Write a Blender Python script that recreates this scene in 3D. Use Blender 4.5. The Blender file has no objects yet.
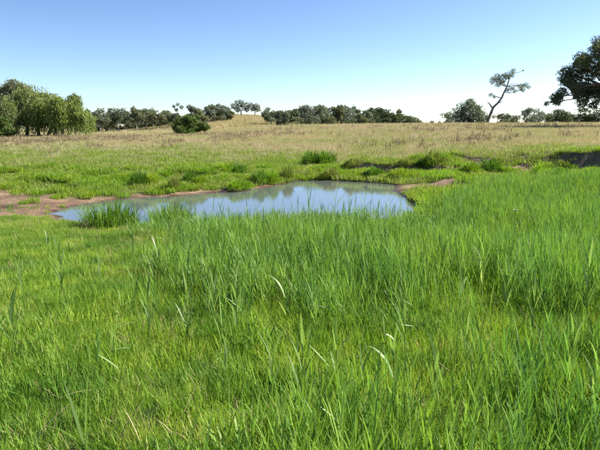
import bpy, math, random
import numpy as np

random.seed(7)
RNG = np.random.default_rng(11)
rad = math.radians
SC = bpy.context.scene
COL = SC.collection

# ------------------------------------------------------------------ camera, sky, sun, exposure
FPX = 589.0                       # focal length in pixels of the 600 x 450 photograph
EYE = 1.7
PITCH = math.atan((225 - 123.5) / FPX)
cam_data = bpy.data.cameras.new('camera')
cam = bpy.data.objects.new('camera', cam_data)
COL.objects.link(cam)
cam.location = (0, 0, EYE)
cam.rotation_euler = (math.pi / 2 - PITCH, 0, 0)
cam_data.sensor_width = 36
cam_data.lens = FPX / 600 * 36
cam_data.clip_start = 0.05
cam_data.clip_end = 9000
SC.camera = cam

SUN_EL, SUN_AZ = 40.0, 72.0       # azimuth clockwise from +Y (the view direction)
world = bpy.data.worlds.new('World')
SC.world = world
world.use_nodes = True
wn = world.node_tree
wn.nodes.clear()
w_out = wn.nodes.new('ShaderNodeOutputWorld')
w_bg = wn.nodes.new('ShaderNodeBackground')
w_sky = wn.nodes.new('ShaderNodeTexSky')
w_sky.sky_type = 'NISHITA'
w_sky.sun_disc = False
w_sky.sun_elevation = rad(SUN_EL)
w_sky.sun_rotation = rad(SUN_AZ)
w_sky.altitude = 300
w_sky.air_density = 0.7
w_sky.dust_density = 0.5
w_sky.ozone_density = 4.0
w_bg.inputs['Strength'].default_value = 0.13
w_mul = wn.nodes.new('ShaderNodeVectorMath'); w_mul.operation = 'MULTIPLY'
w_mul.inputs[1].default_value = (0.54, 0.495, 0.455)
w_gam = wn.nodes.new('ShaderNodeGamma')            # the camera's contrasty rendering of the sky
w_gam.inputs['Gamma'].default_value = 1.25
wn.links.new(w_sky.outputs[0], w_mul.inputs[0])
wn.links.new(w_mul.outputs[0], w_gam.inputs['Color'])
wn.links.new(w_gam.outputs[0], w_bg.inputs['Color'])
wn.links.new(w_bg.outputs[0], w_out.inputs['Surface'])

sun_data = bpy.data.lights.new('sun', 'SUN')
sun = bpy.data.objects.new('sun', sun_data)
COL.objects.link(sun)
sun_data.energy = 4.9
sun_data.angle = rad(0.5)
sun_data.color = (1.0, 0.945, 0.86)
sun.rotation_euler = (rad(90 - SUN_EL), 0, rad(180 - SUN_AZ))
sun.location = (30, 10, 40)

SC.view_settings.view_transform = 'Standard'
SC.view_settings.look = 'None'
SC.view_settings.exposure = 1.4
SC.view_settings.gamma = 1
SC.cycles.max_bounces = 7
SC.cycles.transparent_max_bounces = 6
SC.cycles.transmission_bounces = 4
SC.cycles.use_adaptive_sampling = True


# ------------------------------------------------------------------ small maths
def sstep(a, b, x):
    t = np.clip((np.asarray(x, float) - a) / (b - a), 0, 1)
    return t * t * (3 - 2 * t)


def vnoise(x, y, seed=0):
    x = np.asarray(x, float); y = np.asarray(y, float)
    xi = np.floor(x).astype(np.int64); yi = np.floor(y).astype(np.int64)
    fx = x - xi; fy = y - yi
    fx = fx * fx * (3 - 2 * fx); fy = fy * fy * (3 - 2 * fy)

    def hsh(i, j):
        n = (i * 374761393 + j * 668265263 + seed * 974634777) & 0x7fffffff
        n = ((n ^ (n >> 13)) * 1274126177) & 0x7fffffff
        n = (n ^ (n >> 16)) & 0xffff
        return n / 65535.0
    a = hsh(xi, yi); b = hsh(xi + 1, yi); c = hsh(xi, yi + 1); d = hsh(xi + 1, yi + 1)
    return (a * (1 - fx) + b * fx) * (1 - fy) + (c * (1 - fx) + d * fx) * fy


def fbm(x, y, sc, oct=3, seed=0):
    t = 0; amp = 1; tot = 0
    for k in range(oct):
        t = t + amp * vnoise(np.asarray(x) / sc + 31.7 * k, np.asarray(y) / sc - 17.3 * k, seed + k)
        tot += amp; amp *= 0.5; sc *= 0.5
    return t / tot


cp, sp = math.cos(PITCH), math.sin(PITCH)


def ray(px, py):
    a = (px - 300) / FPX; b = (225 - py) / FPX
    return np.array([a, cp + b * sp, -sp + b * cp])


def at_z(px, py, z):
    d = ray(px, py)
    t = (z - EYE) / d[2]
    return d[0] * t, d[1] * t


# ------------------------------------------------------------------ the lie of the land
ZW = -0.80
shore_px = [(50, 214), (58, 210), (75, 206), (98, 202), (122, 199), (150, 197.5), (175, 196.5), (197, 194), (215, 192.8),
            (235, 192), (252, 190), (265, 187.5), (280, 185), (292, 181.5), (310, 180.3), (335, 180.8), (360, 182),
            (380, 183.5), (400, 185.3), (391, 189.5), (404, 196), (416, 203), (422, 210), (415, 217), (385, 222),
            (330, 225), (280, 227), (230, 228), (200, 229), (175, 228), (150, 226), (125, 227), (98, 227.5), (80, 224), (62, 219)]
SHORE = np.array([at_z(a, b, ZW) for a, b in shore_px])


def smooth_poly(P, n=2):
    for _ in range(n):
        Q = np.roll(P, -1, 0)
        P = np.stack([0.75 * P + 0.25 * Q, 0.25 * P + 0.75 * Q], 1).reshape(-1, 2)
    return P


SHORE = smooth_poly(SHORE, 2)


def shore_sd(x, y):
    """signed distance to the pond's edge, negative in the water"""
    x = np.asarray(x, float); y = np.asarray(y, float)
    shp = x.shape
    X = x.ravel(); Y = y.ravel()
    out = np.full(X.shape, 40.0)
    m = (X > -22) & (X < 18) & (Y > 4) & (Y < 40)
    px = X[m]; py = Y[m]
    best = np.full(px.shape, 1e9); ins = np.zeros(px.shape, bool)
    n = len(SHORE)
    for i in range(n):
        ax, ay = SHORE[i]; bx, by = SHORE[(i + 1) % n]
        dx, dy = bx - ax, by - ay
        t = np.clip(((px - ax) * dx + (py - ay) * dy) / (dx * dx + dy * dy + 1e-12), 0, 1)
        best = np.minimum(best, (px - ax - t * dx) ** 2 + (py - ay - t * dy) ** 2)
        c = ((ay > py) != (by > py))
        with np.errstate(divide='ignore', invalid='ignore'):
            xx = (bx - ax) * (py - ay) / (by - ay) + ax
        ins ^= c & (px < xx)
    d = np.sqrt(best)
    d[ins] *= -1
    out[m] = d
    return out.reshape(shp)


def blob(x, y, cx, cy, rx, ry):
    return np.exp(-(((x - cx) / rx) ** 2 + ((y - cy) / ry) ** 2))


def mud_mask(x, y, sd):
    n = fbm(x, y, 1.6, 4, 5) - 0.5
    m = 1.0 * blob(x, y, -9.4, 17.5, 2.7, 1.9) + 0.75 * blob(x, y, -7.6, 15.6, 1.7, 0.8) + 0.6 * blob(x, y, -11.5, 20.0, 3.0, 0.9)
    m = m + 1.2 * blob(x, y, 5.0, 22.6, 2.5, 1.1)
    strip = np.clip(1 - np.abs(sd - 0.15) / 0.8, 0, 1) * sstep(0.0, -5.0, x) * (y > 17)
    m = m + 0.9 * strip
    m = m + 0.7 * blob(x, y, -3.6, 24.8, 1.2, 0.5) + 0.55 * blob(x, y, -6.3, 22.6, 1.6, 0.5)
    m = m + 0.5 * np.clip(1 - np.abs(sd - 0.05) / 0.35, 0, 1)
    m = m + 1.0 * blob(x, y, 9.6, 28.6, 1.8, 0.5) + 1.0 * blob(x, y, 12.6, 27.0, 1.6, 0.5) + 0.9 * blob(x, y, 4.6, 30.6, 2.8, 0.45) + 0.8 * blob(x, y, 9.0, 33.0, 2.8, 0.6)
    return np.clip((m + 1.5 * n) * 1.6 - 0.28, 0, 1) * (m > 0.08)


def scarp_y(x):
    return 30.8 - 2.6 * sstep(4, 14, x) + 0.5 * np.sin(x * 0.7) * sstep(2, 6, x) + 0.5 * (fbm(x, x * 0 + 3.3, 1.1, 3, 91) - 0.5) + 1.6 * sstep(17, 30, x)


def height(x, y, sd=None):
    x = np.asarray(x, float); y = np.asarray(y, float)
    if sd is None:
        sd = shore_sd(x, y)
    low = -0.70 * sstep(0.5, 14, y) + 0.004 * np.clip(y - 14, 0, 20) + 0.10 * (fbm(x, y, 3.2, 3, 1) - 0.5) * sstep(0, 3, y + 1) + 0.10 * (fbm(x, y, 0.9, 2, 15) - 0.5) * sstep(1, 4, y) + 0.22 * sstep(0.52, 0.78, fbm(x, y, 1.5, 2, 16)) * sstep(17, 22, y)
    # field above the bank
    z0 = -0.62 + 1.02 * sstep(2, 15.5, x) + 0.12 * sstep(-6, -20, x)
    z1 = np.interp(x, [-400, -60, -24, -15, -9, -4.6, 0, 18, 46, 90, 400], [-0.6, -0.4, -0.3, -0.1, 0.40, 0.78, 1.02, 1.28, 1.38, 1.45, 1.45])
    r = np.clip((y - 30) / 60, 0, 1)
    high = z0 + (z1 - z0) * (0.82 * r + 0.18 * r * r)
    back = np.maximum(z1 - 0.03 * (y - 92), -2.2)
    hump = sstep(80, 104, y)
    high = high * (1 - hump) + np.minimum(back, z1) * hump
    high = high + 0.14 * (fbm(x, y, 7, 4, 3) - 0.5) * (1 - hump * 0.5)
    w = np.interp(x, [-10, 0, 4, 9, 12, 13.2, 40], [9, 6, 2.6, 2.4, 1.6, 0.5, 0.5]) * (1 + 2.2 * sstep(0.5, 0.75, fbm(x, x * 0 + 9.1, 2.0, 2, 93)) * sstep(2, 5, x))
    s = np.clip((y - scarp_y(x)) / w + 0.5, 0, 1)
    s = s * s * (3 - 2 * s)
    z = low * (1 - s) + high * s
    # small gully across the left of the field
    g = np.abs(y - (58 + 0.55 * (x + 13))) / 1.6
    z = z - 0.55 * np.exp(-g * g) * blob(x, y, -15.5, 57, 6.5, 12)
    # second little step in front of the bank
    st = sstep(-0.14, 0.14, y - (27.6 + 0.6 * np.sin(x * 0.8))) * sstep(1.5, 3.0, x) * (1 - sstep(6.5, 9.0, x)) * (1 - sstep(29, 33, y))
    z = z + 0.45 * st
    s2 = sstep(-0.15, 0.15, y - (30.4 - 0.10 * (x - 8) + 0.4 * np.sin(x * 1.1))) * sstep(7.0, 8.0, x) * (1 - sstep(9.5, 11.0, x)) * (1 - sstep(33, 38, y))
    z = z + 0.22 * s2
    # the hill in the middle distance
    z = z + 6.6 * np.exp(-((x + 22) / np.where(x < -22, 30, 34)) ** 2 - ((y - 222) / 62) ** 2)
    # far country sinks a little
    z = z - 14 * sstep(300, 1500, y) - 4 * sstep(60, 400, np.abs(x)) * sstep(60, 300, y) * 0
    # the basin of the pond
    edge = np.where(sd < 0, ZW + np.maximum(0.16 * sd, -0.7), ZW + 0.035 + 0.10 * sd)
    k = np.where(sd < 0, 0.0, sstep(0.1, 3.2, sd))
    z = np.where(sd < 6, edge * (1 - k) + z * k, z)
    return z


def at_ground(px, py, tmax=400):
    """where the ray of a photograph pixel meets the land"""
    d = ray(px, py)
    t = np.linspace(1, tmax, 4000)
    P = d[None, :] * t[:, None]
    h = height(P[:, 0], P[:, 1])
    below = (EYE + P[:, 2]) < h
    i = int(np.argmax(below)) if below.any() else len(t) - 1
    return float(P[i, 0]), float(P[i, 1])


def hz(x, y):
    return float(height(np.array([x]), np.array([y]))[0])


# ------------------------------------------------------------------ mesh helpers
def mesh_from(name, V, Q, mat=None, attrs=None, smooth=True):
    V = np.asarray(V, np.float32).reshape(-1, 3); Q = np.asarray(Q, np.int32)
    me = bpy.data.meshes.new(name)
    k = Q.shape[1]
    me.vertices.add(len(V)); me.vertices.foreach_set('co', V.ravel())
    me.loops.add(Q.size); me.loops.foreach_set('vertex_index', Q.ravel())
    me.polygons.add(len(Q)); me.polygons.foreach_set('loop_start', np.arange(0, Q.size, k, dtype=np.int32))
    me.update(calc_edges=True)
    if smooth:
        me.polygons.foreach_set('use_smooth', np.ones(len(Q), bool))
    for n, a in (attrs or {}).items():
        at = me.attributes.new(n, 'FLOAT', 'POINT')
        at.data.foreach_set('value', np.asarray(a, np.float32).ravel())
    if mat:
        me.materials.append(mat)
    return me


class Geo:
    """collects quads"""
    def __init__(self):
        self.V = []; self.Q = []; self.A = []; self.n = 0

    def add(self, V, Q, v):
        V = np.asarray(V, float).reshape(-1, 3)
        self.V.append(V); self.Q.append(np.asarray(Q) + self.n)
        self.A.append(np.broadcast_to(np.asarray(v, float).ravel(), (len(V),)) if np.size(v) == 1 else np.asarray(v, float).ravel())
        self.n += len(V)
        return self

    def mesh(self, name, mat, smooth=True):
        return mesh_from(name, np.concatenate(self.V), np.concatenate(self.Q), mat, {'v': np.concatenate(self.A)}, smooth)


def blades(base, az, L, t0, curve, w, seg=4, twist=None, v=None, taper=0.8, foot=0.55):
    """grass blades or leaves as strips: az direction of the lean, t0 first tilt from upright, curve added tilt along the blade"""
    base = np.asarray(base, float).reshape(-1, 3)
    N = len(base)
    B = lambda a: np.broadcast_to(np.asarray(a, float), (N,))
    az, L, t0, curve, w = B(az), B(L), B(t0), B(curve), B(w)
    tw = B(0.0 if twist is None else twist)
    v = B(RNG.random(N) if v is None else v)
    P = base.copy()
    V = np.zeros((N, seg + 1, 2, 3))
    hx, hy = np.sin(az), np.cos(az)
    perp = np.stack([hy, -hx, np.zeros(N)], 1)
    for i in range(seg + 1):
        s = i / seg
        th = t0 + curve * s ** 1.5
        tang = np.stack([hx * np.sin(th), hy * np.sin(th), np.cos(th)], 1)
        nor = np.stack([hx * np.cos(th), hy * np.cos(th), -np.sin(th)], 1)
        a = tw + s * 0.9 * (v - 0.5)
        side = np.cos(a)[:, None] * perp + np.sin(a)[:, None] * nor
        prof = (foot + (1 - foot) * min(1, s * 4)) * max(0.04, 1 - s ** (1 / (1.05 - taper) if taper < 1 else 4)) if s < 1 else 0.04
        prof = max(prof, 0.04)
        V[:, i, 0] = P - side * (w * prof / 2)[:, None]
        V[:, i, 1] = P + side * (w * prof / 2)[:, None]
        P = P + tang * (L / seg)[:, None]
    q = []
    for i in range(seg):
        q.append([2 * i, 2 * i + 1, 2 * i + 3, 2 * i + 2])
    q = np.array(q)
    Q = (np.arange(N) * 2 * (seg + 1))[:, None, None] + q[None]
    return V.reshape(-1, 3), Q.reshape(-1, 4), np.repeat(v, 2 * (seg + 1))


def tube(path, r, n=7):
    path = np.asarray(path, float); r = np.broadcast_to(np.asarray(r, float), (len(path),))
    T = np.gradient(path, axis=0)
    T /= np.linalg.norm(T, axis=1)[:, None] + 1e-9
    ref = np.array([0.31, 0.95, 0.02])
    U = np.cross(T, ref); U /= np.linalg.norm(U, axis=1)[:, None] + 1e-9
    W = np.cross(T, U)
    a = np.linspace(0, 2 * math.pi, n, endpoint=False)
    V = path[:, None] + r[:, None, None] * (np.cos(a)[None, :, None] * U[:, None] + np.sin(a)[None, :, None] * W[:, None])
    Q = []
    for i in range(len(path) - 1):
        for j in range(n):
            k = (j + 1) % n
            Q.append([i * n + j, i * n + k, (i + 1) * n + k, (i + 1) * n + j])
    return V.reshape(-1, 3), np.array(Q)


def bend_path(a, b, k=6, sag=0.1, rng=RNG):
    a = np.asarray(a, float); b = np.asarray(b, float)
    t = np.linspace(0, 1, k)[:, None]
    L = np.linalg.norm(b - a)
    o = rng.normal(size=3) * L * sag
    return a + (b - a) * t + np.sin(t * math.pi) * o


def tag(o, label=None, cat=None, group=None, kind=None):
    if label: o['label'] = label
    if cat: o['category'] = cat
    if group: o['group'] = group
    if kind: o['kind'] = kind
    return o


def link(name, me, parent=None):
    o = bpy.data.objects.new(name, me)
    COL.objects.link(o)
    if parent: o.parent = parent
    return o


def empty(name, loc, rz=0.0, s=1.0):
    o = bpy.data.objects.new(name, None)
    COL.objects.link(o)
    o.empty_display_size = 0.2
    o.location = loc
    o.rotation_euler = (0, 0, rz)
    o.scale = (s, s, s) if np.isscalar(s) else s
    return o


# ------------------------------------------------------------------ materials
def new_mat(name):
    m = bpy.data.materials.new(name)
    m.use_nodes = True
    nt = m.node_tree
    nt.nodes.clear()
    return m, nt, nt.nodes.new('ShaderNodeOutputMaterial')


def ramp(nt, fac, stops):
    r = nt.nodes.new('ShaderNodeValToRGB')
    e = r.color_ramp.elements
    while len(e) < len(stops):
        e.new(0.5)
    for k, (p, c) in enumerate(stops):
        e[k].position = p; e[k].color = (*c, 1)
    nt.links.new(fac, r.inputs[0])
    return r.outputs[0]


def mth(nt, op, a, b=None, clamp=False):
    n = nt.nodes.new('ShaderNodeMath'); n.operation = op; n.use_clamp = clamp
    for i, s in enumerate((a, b)):
        if s is None: continue
        if hasattr(s, 'links'): nt.links.new(s, n.inputs[i])
        else: n.inputs[i].default_value = s
    return n.outputs[0]


def mix(nt, fac, a, b):
    n = nt.nodes.new('ShaderNodeMix'); n.data_type = 'RGBA'
    for i, s in ((0, fac), (6, a), (7, b)):
        if hasattr(s, 'links'): nt.links.new(s, n.inputs[i])
        elif i == 0: n.inputs[0].default_value = s
        else: n.inputs[i].default_value = (*s, 1)
    return n.outputs[2]


def noise(nt, scale, detail=3, rough=0.55):
    g = nt.nodes.new('ShaderNodeNewGeometry')
    n = nt.nodes.new('ShaderNodeTexNoise')
    n.inputs['Scale'].default_value = scale; n.inputs['Detail'].default_value = detail; n.inputs['Roughness'].default_value = rough
    nt.links.new(g.outputs['Position'], n.inputs['Vector'])
    return n.outputs['Fac']


def attr(nt, name):
    a = nt.nodes.new('ShaderNodeAttribute'); a.attribute_name = name
    return a.outputs['Fac']


def leaf_mat(name, stops, patch=None, patch_scale=0.6, rough=0.6, spec=0.22, trans=0.45, tint=(1.0, 1.05, 0.55), objvar=0.35, clump=0.0):
    """leaf or grass: colour from a per-blade value, the plant's own random number and, if asked, broad patches across the field"""
    m, nt, out = new_mat(name)
    info = nt.nodes.new('ShaderNodeObjectInfo')
    f = mth(nt, 'ADD', mth(nt, 'MULTIPLY', attr(nt, 'v'), 1 - objvar), mth(nt, 'MULTIPLY', info.outputs['Random'], objvar))
    col = ramp(nt, f, stops)
    if patch:
        n1 = noise(nt, patch_scale, 3, 0.6)
        fac = ramp(nt, n1, [(0.40, (0, 0, 0)), (0.62, (1, 1, 1))])
        n = nt.nodes.new('ShaderNodeMix'); n.data_type = 'RGBA'; n.blend_type = 'MULTIPLY'
        nt.links.new(fac, n.inputs[0]); nt.links.new(col, n.inputs[6]); n.inputs[7].default_value = (*patch, 1)
        col = n.outputs[2]
    p = nt.nodes.new('ShaderNodeBsdfPrincipled')
    nt.links.new(col, p.inputs['Base Color'])
    p.inputs['Roughness'].default_value = rough
    p.inputs['Specular IOR Level'].default_value = spec
    t = nt.nodes.new('ShaderNodeBsdfTranslucent')
    n = nt.nodes.new('ShaderNodeMix'); n.data_type = 'RGBA'; n.blend_type = 'MULTIPLY'; n.inputs[0].default_value = 1
    nt.links.new(col, n.inputs[6]); n.inputs[7].default_value = (*tint, 1)
    nt.links.new(n.outputs[2], t.inputs['Color'])
    ms = nt.nodes.new('ShaderNodeMixShader'); ms.inputs[0].default_value = trans
    nt.links.new(p.outputs[0], ms.inputs[1]); nt.links.new(t.outputs[0], ms.inputs[2])
    nt.links.new(ms.outputs[0], out.inputs['Surface'])
    return m


def bark_mat(name, a, b, scale=3.0):
    m, nt, out = new_mat(name)
    tc = nt.nodes.new('ShaderNodeTexCoord')
    mp = nt.nodes.new('ShaderNodeMapping'); mp.inputs['Scale'].default_value = (scale, scale, scale * 0.3)
    n = nt.nodes.new('ShaderNodeTexNoise'); n.inputs['Scale'].default_value = 2.2; n.inputs['Detail'].default_value = 6
    nt.links.new(tc.outputs['Object'], mp.inputs[0]); nt.links.new(mp.outputs[0], n.inputs['Vector'])
    p = nt.nodes.new('ShaderNodeBsdfPrincipled'); p.inputs['Roughness'].default_value = 0.9
    nt.links.new(ramp(nt, n.outputs['Fac'], [(0.35, a), (0.65, b)]), p.inputs['Base Color'])
    bp = nt.nodes.new('ShaderNodeBump'); bp.inputs['Strength'].default_value = 0.6; bp.inputs['Distance'].default_value = 0.05
    nt.links.new(n.outputs['Fac'], bp.inputs['Height']); nt.links.new(bp.outputs[0], p.inputs['Normal'])
    nt.links.new(p.outputs[0], out.inputs['Surface'])
    return m


M = {}
M['meadow'] = leaf_mat('meadow_leaf', [(0.0, (0.085, 0.19, 0.022)), (0.3, (0.185, 0.31, 0.032)), (0.6, (0.31, 0.44, 0.05)), (0.86, (0.44, 0.49, 0.09)), (0.97, (0.50, 0.40, 0.18))],
                       patch=(0.50, 0.68, 0.75), patch_scale=1.0, trans=0.40, objvar=0.45)
M['reed'] = leaf_mat('reed_leaf', [(0.0, (0.085, 0.15, 0.03)), (0.35, (0.155, 0.27, 0.04)), (0.7, (0.25, 0.39, 0.06)), (0.9, (0.35, 0.46, 0.11)), (1.0, (0.48, 0.50, 0.24))],
                     patch=(0.70, 0.86, 1.15), patch_scale=0.9, rough=0.5, spec=0.35, trans=0.40)
M['bank'] = leaf_mat('bank_leaf', [(0.0, (0.12, 0.20, 0.02)), (0.5, (0.22, 0.31, 0.04)), (1.0, (0.38, 0.42, 0.12))],
                     patch=(1.25, 1.05, 2.2), patch_scale=0.35)
M['lush'] = leaf_mat('lush_leaf', [(0.0, (0.09, 0.20, 0.014)), (0.5, (0.18, 0.33, 0.025)), (1.0, (0.31, 0.44, 0.05))], patch=(1.25, 1.0, 0.9), patch_scale=0.8)
M['dry'] = leaf_mat('dry_straw', [(0.0, (0.27, 0.29, 0.12)), (0.3, (0.43, 0.37, 0.20)), (0.65, (0.55, 0.45, 0.29)), (1.0, (0.64, 0.53, 0.38))],
                    patch=(0.82, 0.95, 0.70), patch_scale=0.12, trans=0.3, tint=(1, 0.95, 0.8), rough=0.6)
M['weed'] = leaf_mat('weed_seed', [(0.0, (0.20, 0.15, 0.09)), (0.5, (0.33, 0.265, 0.155)), (1.0, (0.47, 0.40, 0.25))], trans=0.2, tint=(1, 0.95, 0.85), rough=0.7)
M['tussock'] = leaf_mat('tussock_leaf', [(0.0, (0.05, 0.14, 0.014)), (0.5, (0.10, 0.23, 0.02)), (1.0, (0.20, 0.32, 0.04))])
M['tussock_dark'] = leaf_mat('tussock_dark_leaf', [(0.0, (0.05, 0.115, 0.015)), (0.6, (0.10, 0.21, 0.022)), (1.0, (0.20, 0.31, 0.05))])
M['tussock_brown'] = leaf_mat('tussock_brown_leaf', [(0.0, (0.09, 0.14, 0.025)), (0.6, (0.18, 0.23, 0.05)), (1.0, (0.30, 0.28, 0.11))])
M['blue'] = leaf_mat('blue_green_leaf', [(0.0, (0.12, 0.22, 0.055)), (0.6, (0.20, 0.31, 0.09)), (1.0, (0.32, 0.41, 0.16))], rough=0.42, spec=0.45, trans=0.5)
M['pale'] = leaf_mat('sky_sheen_leaf', [(0.0, (0.22, 0.33, 0.12)), (1.0, (0.32, 0.42, 0.20))], rough=0.5, spec=0.3, trans=0.3, tint=(1, 1, 0.8))  # sheen of the sky on glossy reed leaves, painted as a paler green
M['white'] = leaf_mat('white_petal_sheen_leaf', [(0.0, (0.38, 0.44, 0.29)), (1.0, (0.46, 0.51, 0.37))], rough=0.5, trans=0.2, tint=(1, 1, 1))  # white of the petals; on reed leaves, sky sheen painted into the colour
M['straw'] = leaf_mat('straw_stalk', [(0.0, (0.26, 0.19, 0.09)), (1.0, (0.55, 0.44, 0.25))], rough=0.55, trans=0.2, tint=(1, 0.95, 0.8))
M['yellow'] = leaf_mat('yellow_leaf', [(0.0, (0.65, 0.50, 0.05)), (1.0, (0.75, 0.58, 0.07))], trans=0.3)
M['gum'] = leaf_mat('gum_leaf', [(0.0, (0.085, 0.11, 0.07)), (0.5, (0.145, 0.175, 0.11)), (1.0, (0.23, 0.255, 0.165))], trans=0.4, rough=0.55, spec=0.25, tint=(1, 1.05, 0.75))  # gum and olive leaves are lightened and blued, distance haze put into the colour
M['gum_dark'] = leaf_mat('gum_dark_leaf', [(0.0, (0.045, 0.065, 0.032)), (0.5, (0.075, 0.10, 0.045)), (1.0, (0.14, 0.16, 0.07))], trans=0.3, rough=0.5, spec=0.3)
M['gum_blue'] = leaf_mat('gum_grey_leaf', [(0.0, (0.11, 0.135, 0.10)), (0.5, (0.175, 0.205, 0.15)), (1.0, (0.26, 0.285, 0.22))], trans=0.4, rough=0.55, spec=0.25, tint=(1, 1.05, 0.9))
M['olive'] = leaf_mat('olive_leaf', [(0.0, (0.10, 0.115, 0.065)), (0.5, (0.165, 0.18, 0.105)), (1.0, (0.26, 0.255, 0.155))], trans=0.4, rough=0.55, spec=0.25)
M['willow'] = leaf_mat('willow_leaf', [(0.0, (0.12, 0.155, 0.07)), (0.5, (0.20, 0.245, 0.095)), (1.0, (0.31, 0.35, 0.15))], trans=0.45, rough=0.55, spec=0.25)
M['willow_lit'] = leaf_mat('willow_sunlit_leaf', [(0.0, (0.14, 0.19, 0.06)), (0.5, (0.23, 0.285, 0.08)), (1.0, (0.35, 0.39, 0.13))], trans=0.45, rough=0.55, spec=0.25)  # lighter copy of the willow leaf, sunlight on the right side put into its colour
M['shrub'] = leaf_mat('shrub_leaf', [(0.0, (0.08, 0.125, 0.035)), (0.6, (0.13, 0.19, 0.05)), (1.0, (0.22, 0.27, 0.08))], trans=0.4, rough=0.55, spec=0.25)
M['bark'] = bark_mat('grey_bark', (0.07, 0.055, 0.045), (0.17, 0.14, 0.115))
M['bark_grey'] = bark_mat('silver_bark', (0.11, 0.10, 0.09), (0.26, 0.24, 0.22))
M['bark_pale'] = bark_mat('pale_bark', (0.20, 0.175, 0.15), (0.40, 0.36, 0.31))


def ground_material():
    m, nt, out = new_mat('ground_earth')
    n_f = noise(nt, 5.0, 5, 0.65); n_m = noise(nt, 0.8, 4); n_b = noise(nt, 0.13, 4)
    green = ramp(nt, n_f, [(0.3, (0.03, 0.04, 0.012)), (0.55, (0.06, 0.085, 0.02)), (0.75, (0.11, 0.10, 0.04))])
    dry = ramp(nt, mth(nt, 'ADD', mth(nt, 'MULTIPLY', n_f, 0.5), mth(nt, 'MULTIPLY', n_b, 0.5)),
               [(0.35, (0.24, 0.22, 0.09)), (0.5, (0.36, 0.29, 0.15)), (0.65, (0.46, 0.36, 0.21))])
    mud = ramp(nt, mth(nt, 'ADD', mth(nt, 'MULTIPLY', n_f, 0.45), mth(nt, 'MULTIPLY', n_m, 0.55)),
               [(0.36, (0.045, 0.026, 0.014)), (0.46, (0.12, 0.07, 0.038)), (0.55, (0.19, 0.12, 0.066)), (0.68, (0.30, 0.21, 0.125))])
    earth = ramp(nt, n_f, [(0.35, (0.075, 0.055, 0.035)), (0.65, (0.17, 0.13, 0.085))])
    c = mix(nt, attr(nt, 'dry'), green, dry)
    c = mix(nt, attr(nt, 'earth'), c, earth)
    c = mix(nt, attr(nt, 'mud'), c, mud)
    wet = attr(nt, 'wet')
    n = nt.nodes.new('ShaderNodeMix'); n.data_type = 'RGBA'; n.blend_type = 'MULTIPLY'
    nt.links.new(wet, n.inputs[0]); nt.links.new(c, n.inputs[6]); n.inputs[7].default_value = (0.5, 0.45, 0.42, 1)
    p = nt.nodes.new('ShaderNodeBsdfPrincipled')
    nt.links.new(n.outputs[2], p.inputs['Base Color'])
    nt.links.new(mth(nt, 'SUBTRACT', 0.95, mth(nt, 'MULTIPLY', wet, 0.5)), p.inputs['Roughness'])
    b = nt.nodes.new('ShaderNodeBump'); b.inputs['Strength'].default_value = 0.7; b.inputs['Distance'].default_value = 0.06
    nt.links.new(n_f, b.inputs['Height']); nt.links.new(b.outputs[0], p.inputs['Normal'])
    nt.links.new(p.outputs[0], out.inputs['Surface'])
    return m


def water_material():
    m, nt, out = new_mat('pond_water')
    p = nt.nodes.new('ShaderNodeBsdfPrincipled')
    p.inputs['Base Color'].default_value = (0.105, 0.12, 0.115, 1)
    p.inputs['Roughness'].default_value = 0.05
    p.inputs['IOR'].default_value = 1.5
    p.inputs['Specular IOR Level'].default_value = 1.0
    g = nt.nodes.new('ShaderNodeNewGeometry')
    mp = nt.nodes.new('ShaderNodeMapping'); mp.inputs['Scale'].default_value = (1.0, 2.2, 1)
    nz = nt.nodes.new('ShaderNodeTexNoise'); nz.inputs['Scale'].default_value = 4.0; nz.inputs['Detail'].default_value = 3
    nt.links.new(g.outputs['Position'], mp.inputs[0]); nt.links.new(mp.outputs[0], nz.inputs['Vector'])
    b = nt.nodes.new('ShaderNodeBump'); b.inputs['Strength'].default_value = 0.06; b.inputs['Distance'].default_value = 0.02
    nt.links.new(nz.outputs['Fac'], b.inputs['Height']); nt.links.new(b.outputs[0], p.inputs['Normal'])
    nt.links.new(p.outputs[0], out.inputs['Surface'])
    return m


# ------------------------------------------------------------------ ground sheet and water
def dry_mask(x, y):
    n = fbm(x, y, 9, 3, 9) - 0.5
    n2 = fbm(x, y, 2.2, 3, 29) - 0.5
    lo = np.interp(x, [-30, -12, 0, 8, 20], [31, 30, 29, 28, 27])
    hi = np.interp(x, [-30, -12, 0, 8, 20], [78, 66, 45, 37, 34])
    return np.clip(sstep(0, 1, (y - lo) / (hi - lo)) * (0.95 + 0.9 * n) + 0.35 * n2 * sstep(20, 30, y), 0, 1)


def axis(fine, lim, step, far, grow=1.09):
    a = list(np.arange(fine[0], fine[1] + 1e-6, step))
    s = step; p = a[-1]
    while p < far:
        s *= grow; p += s; a.append(p)
    s = step; p = a[0]; b = []
    while p > lim:
        s *= grow; p -= s; b.append(p)
    return np.array(b[::-1] + a)


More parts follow.
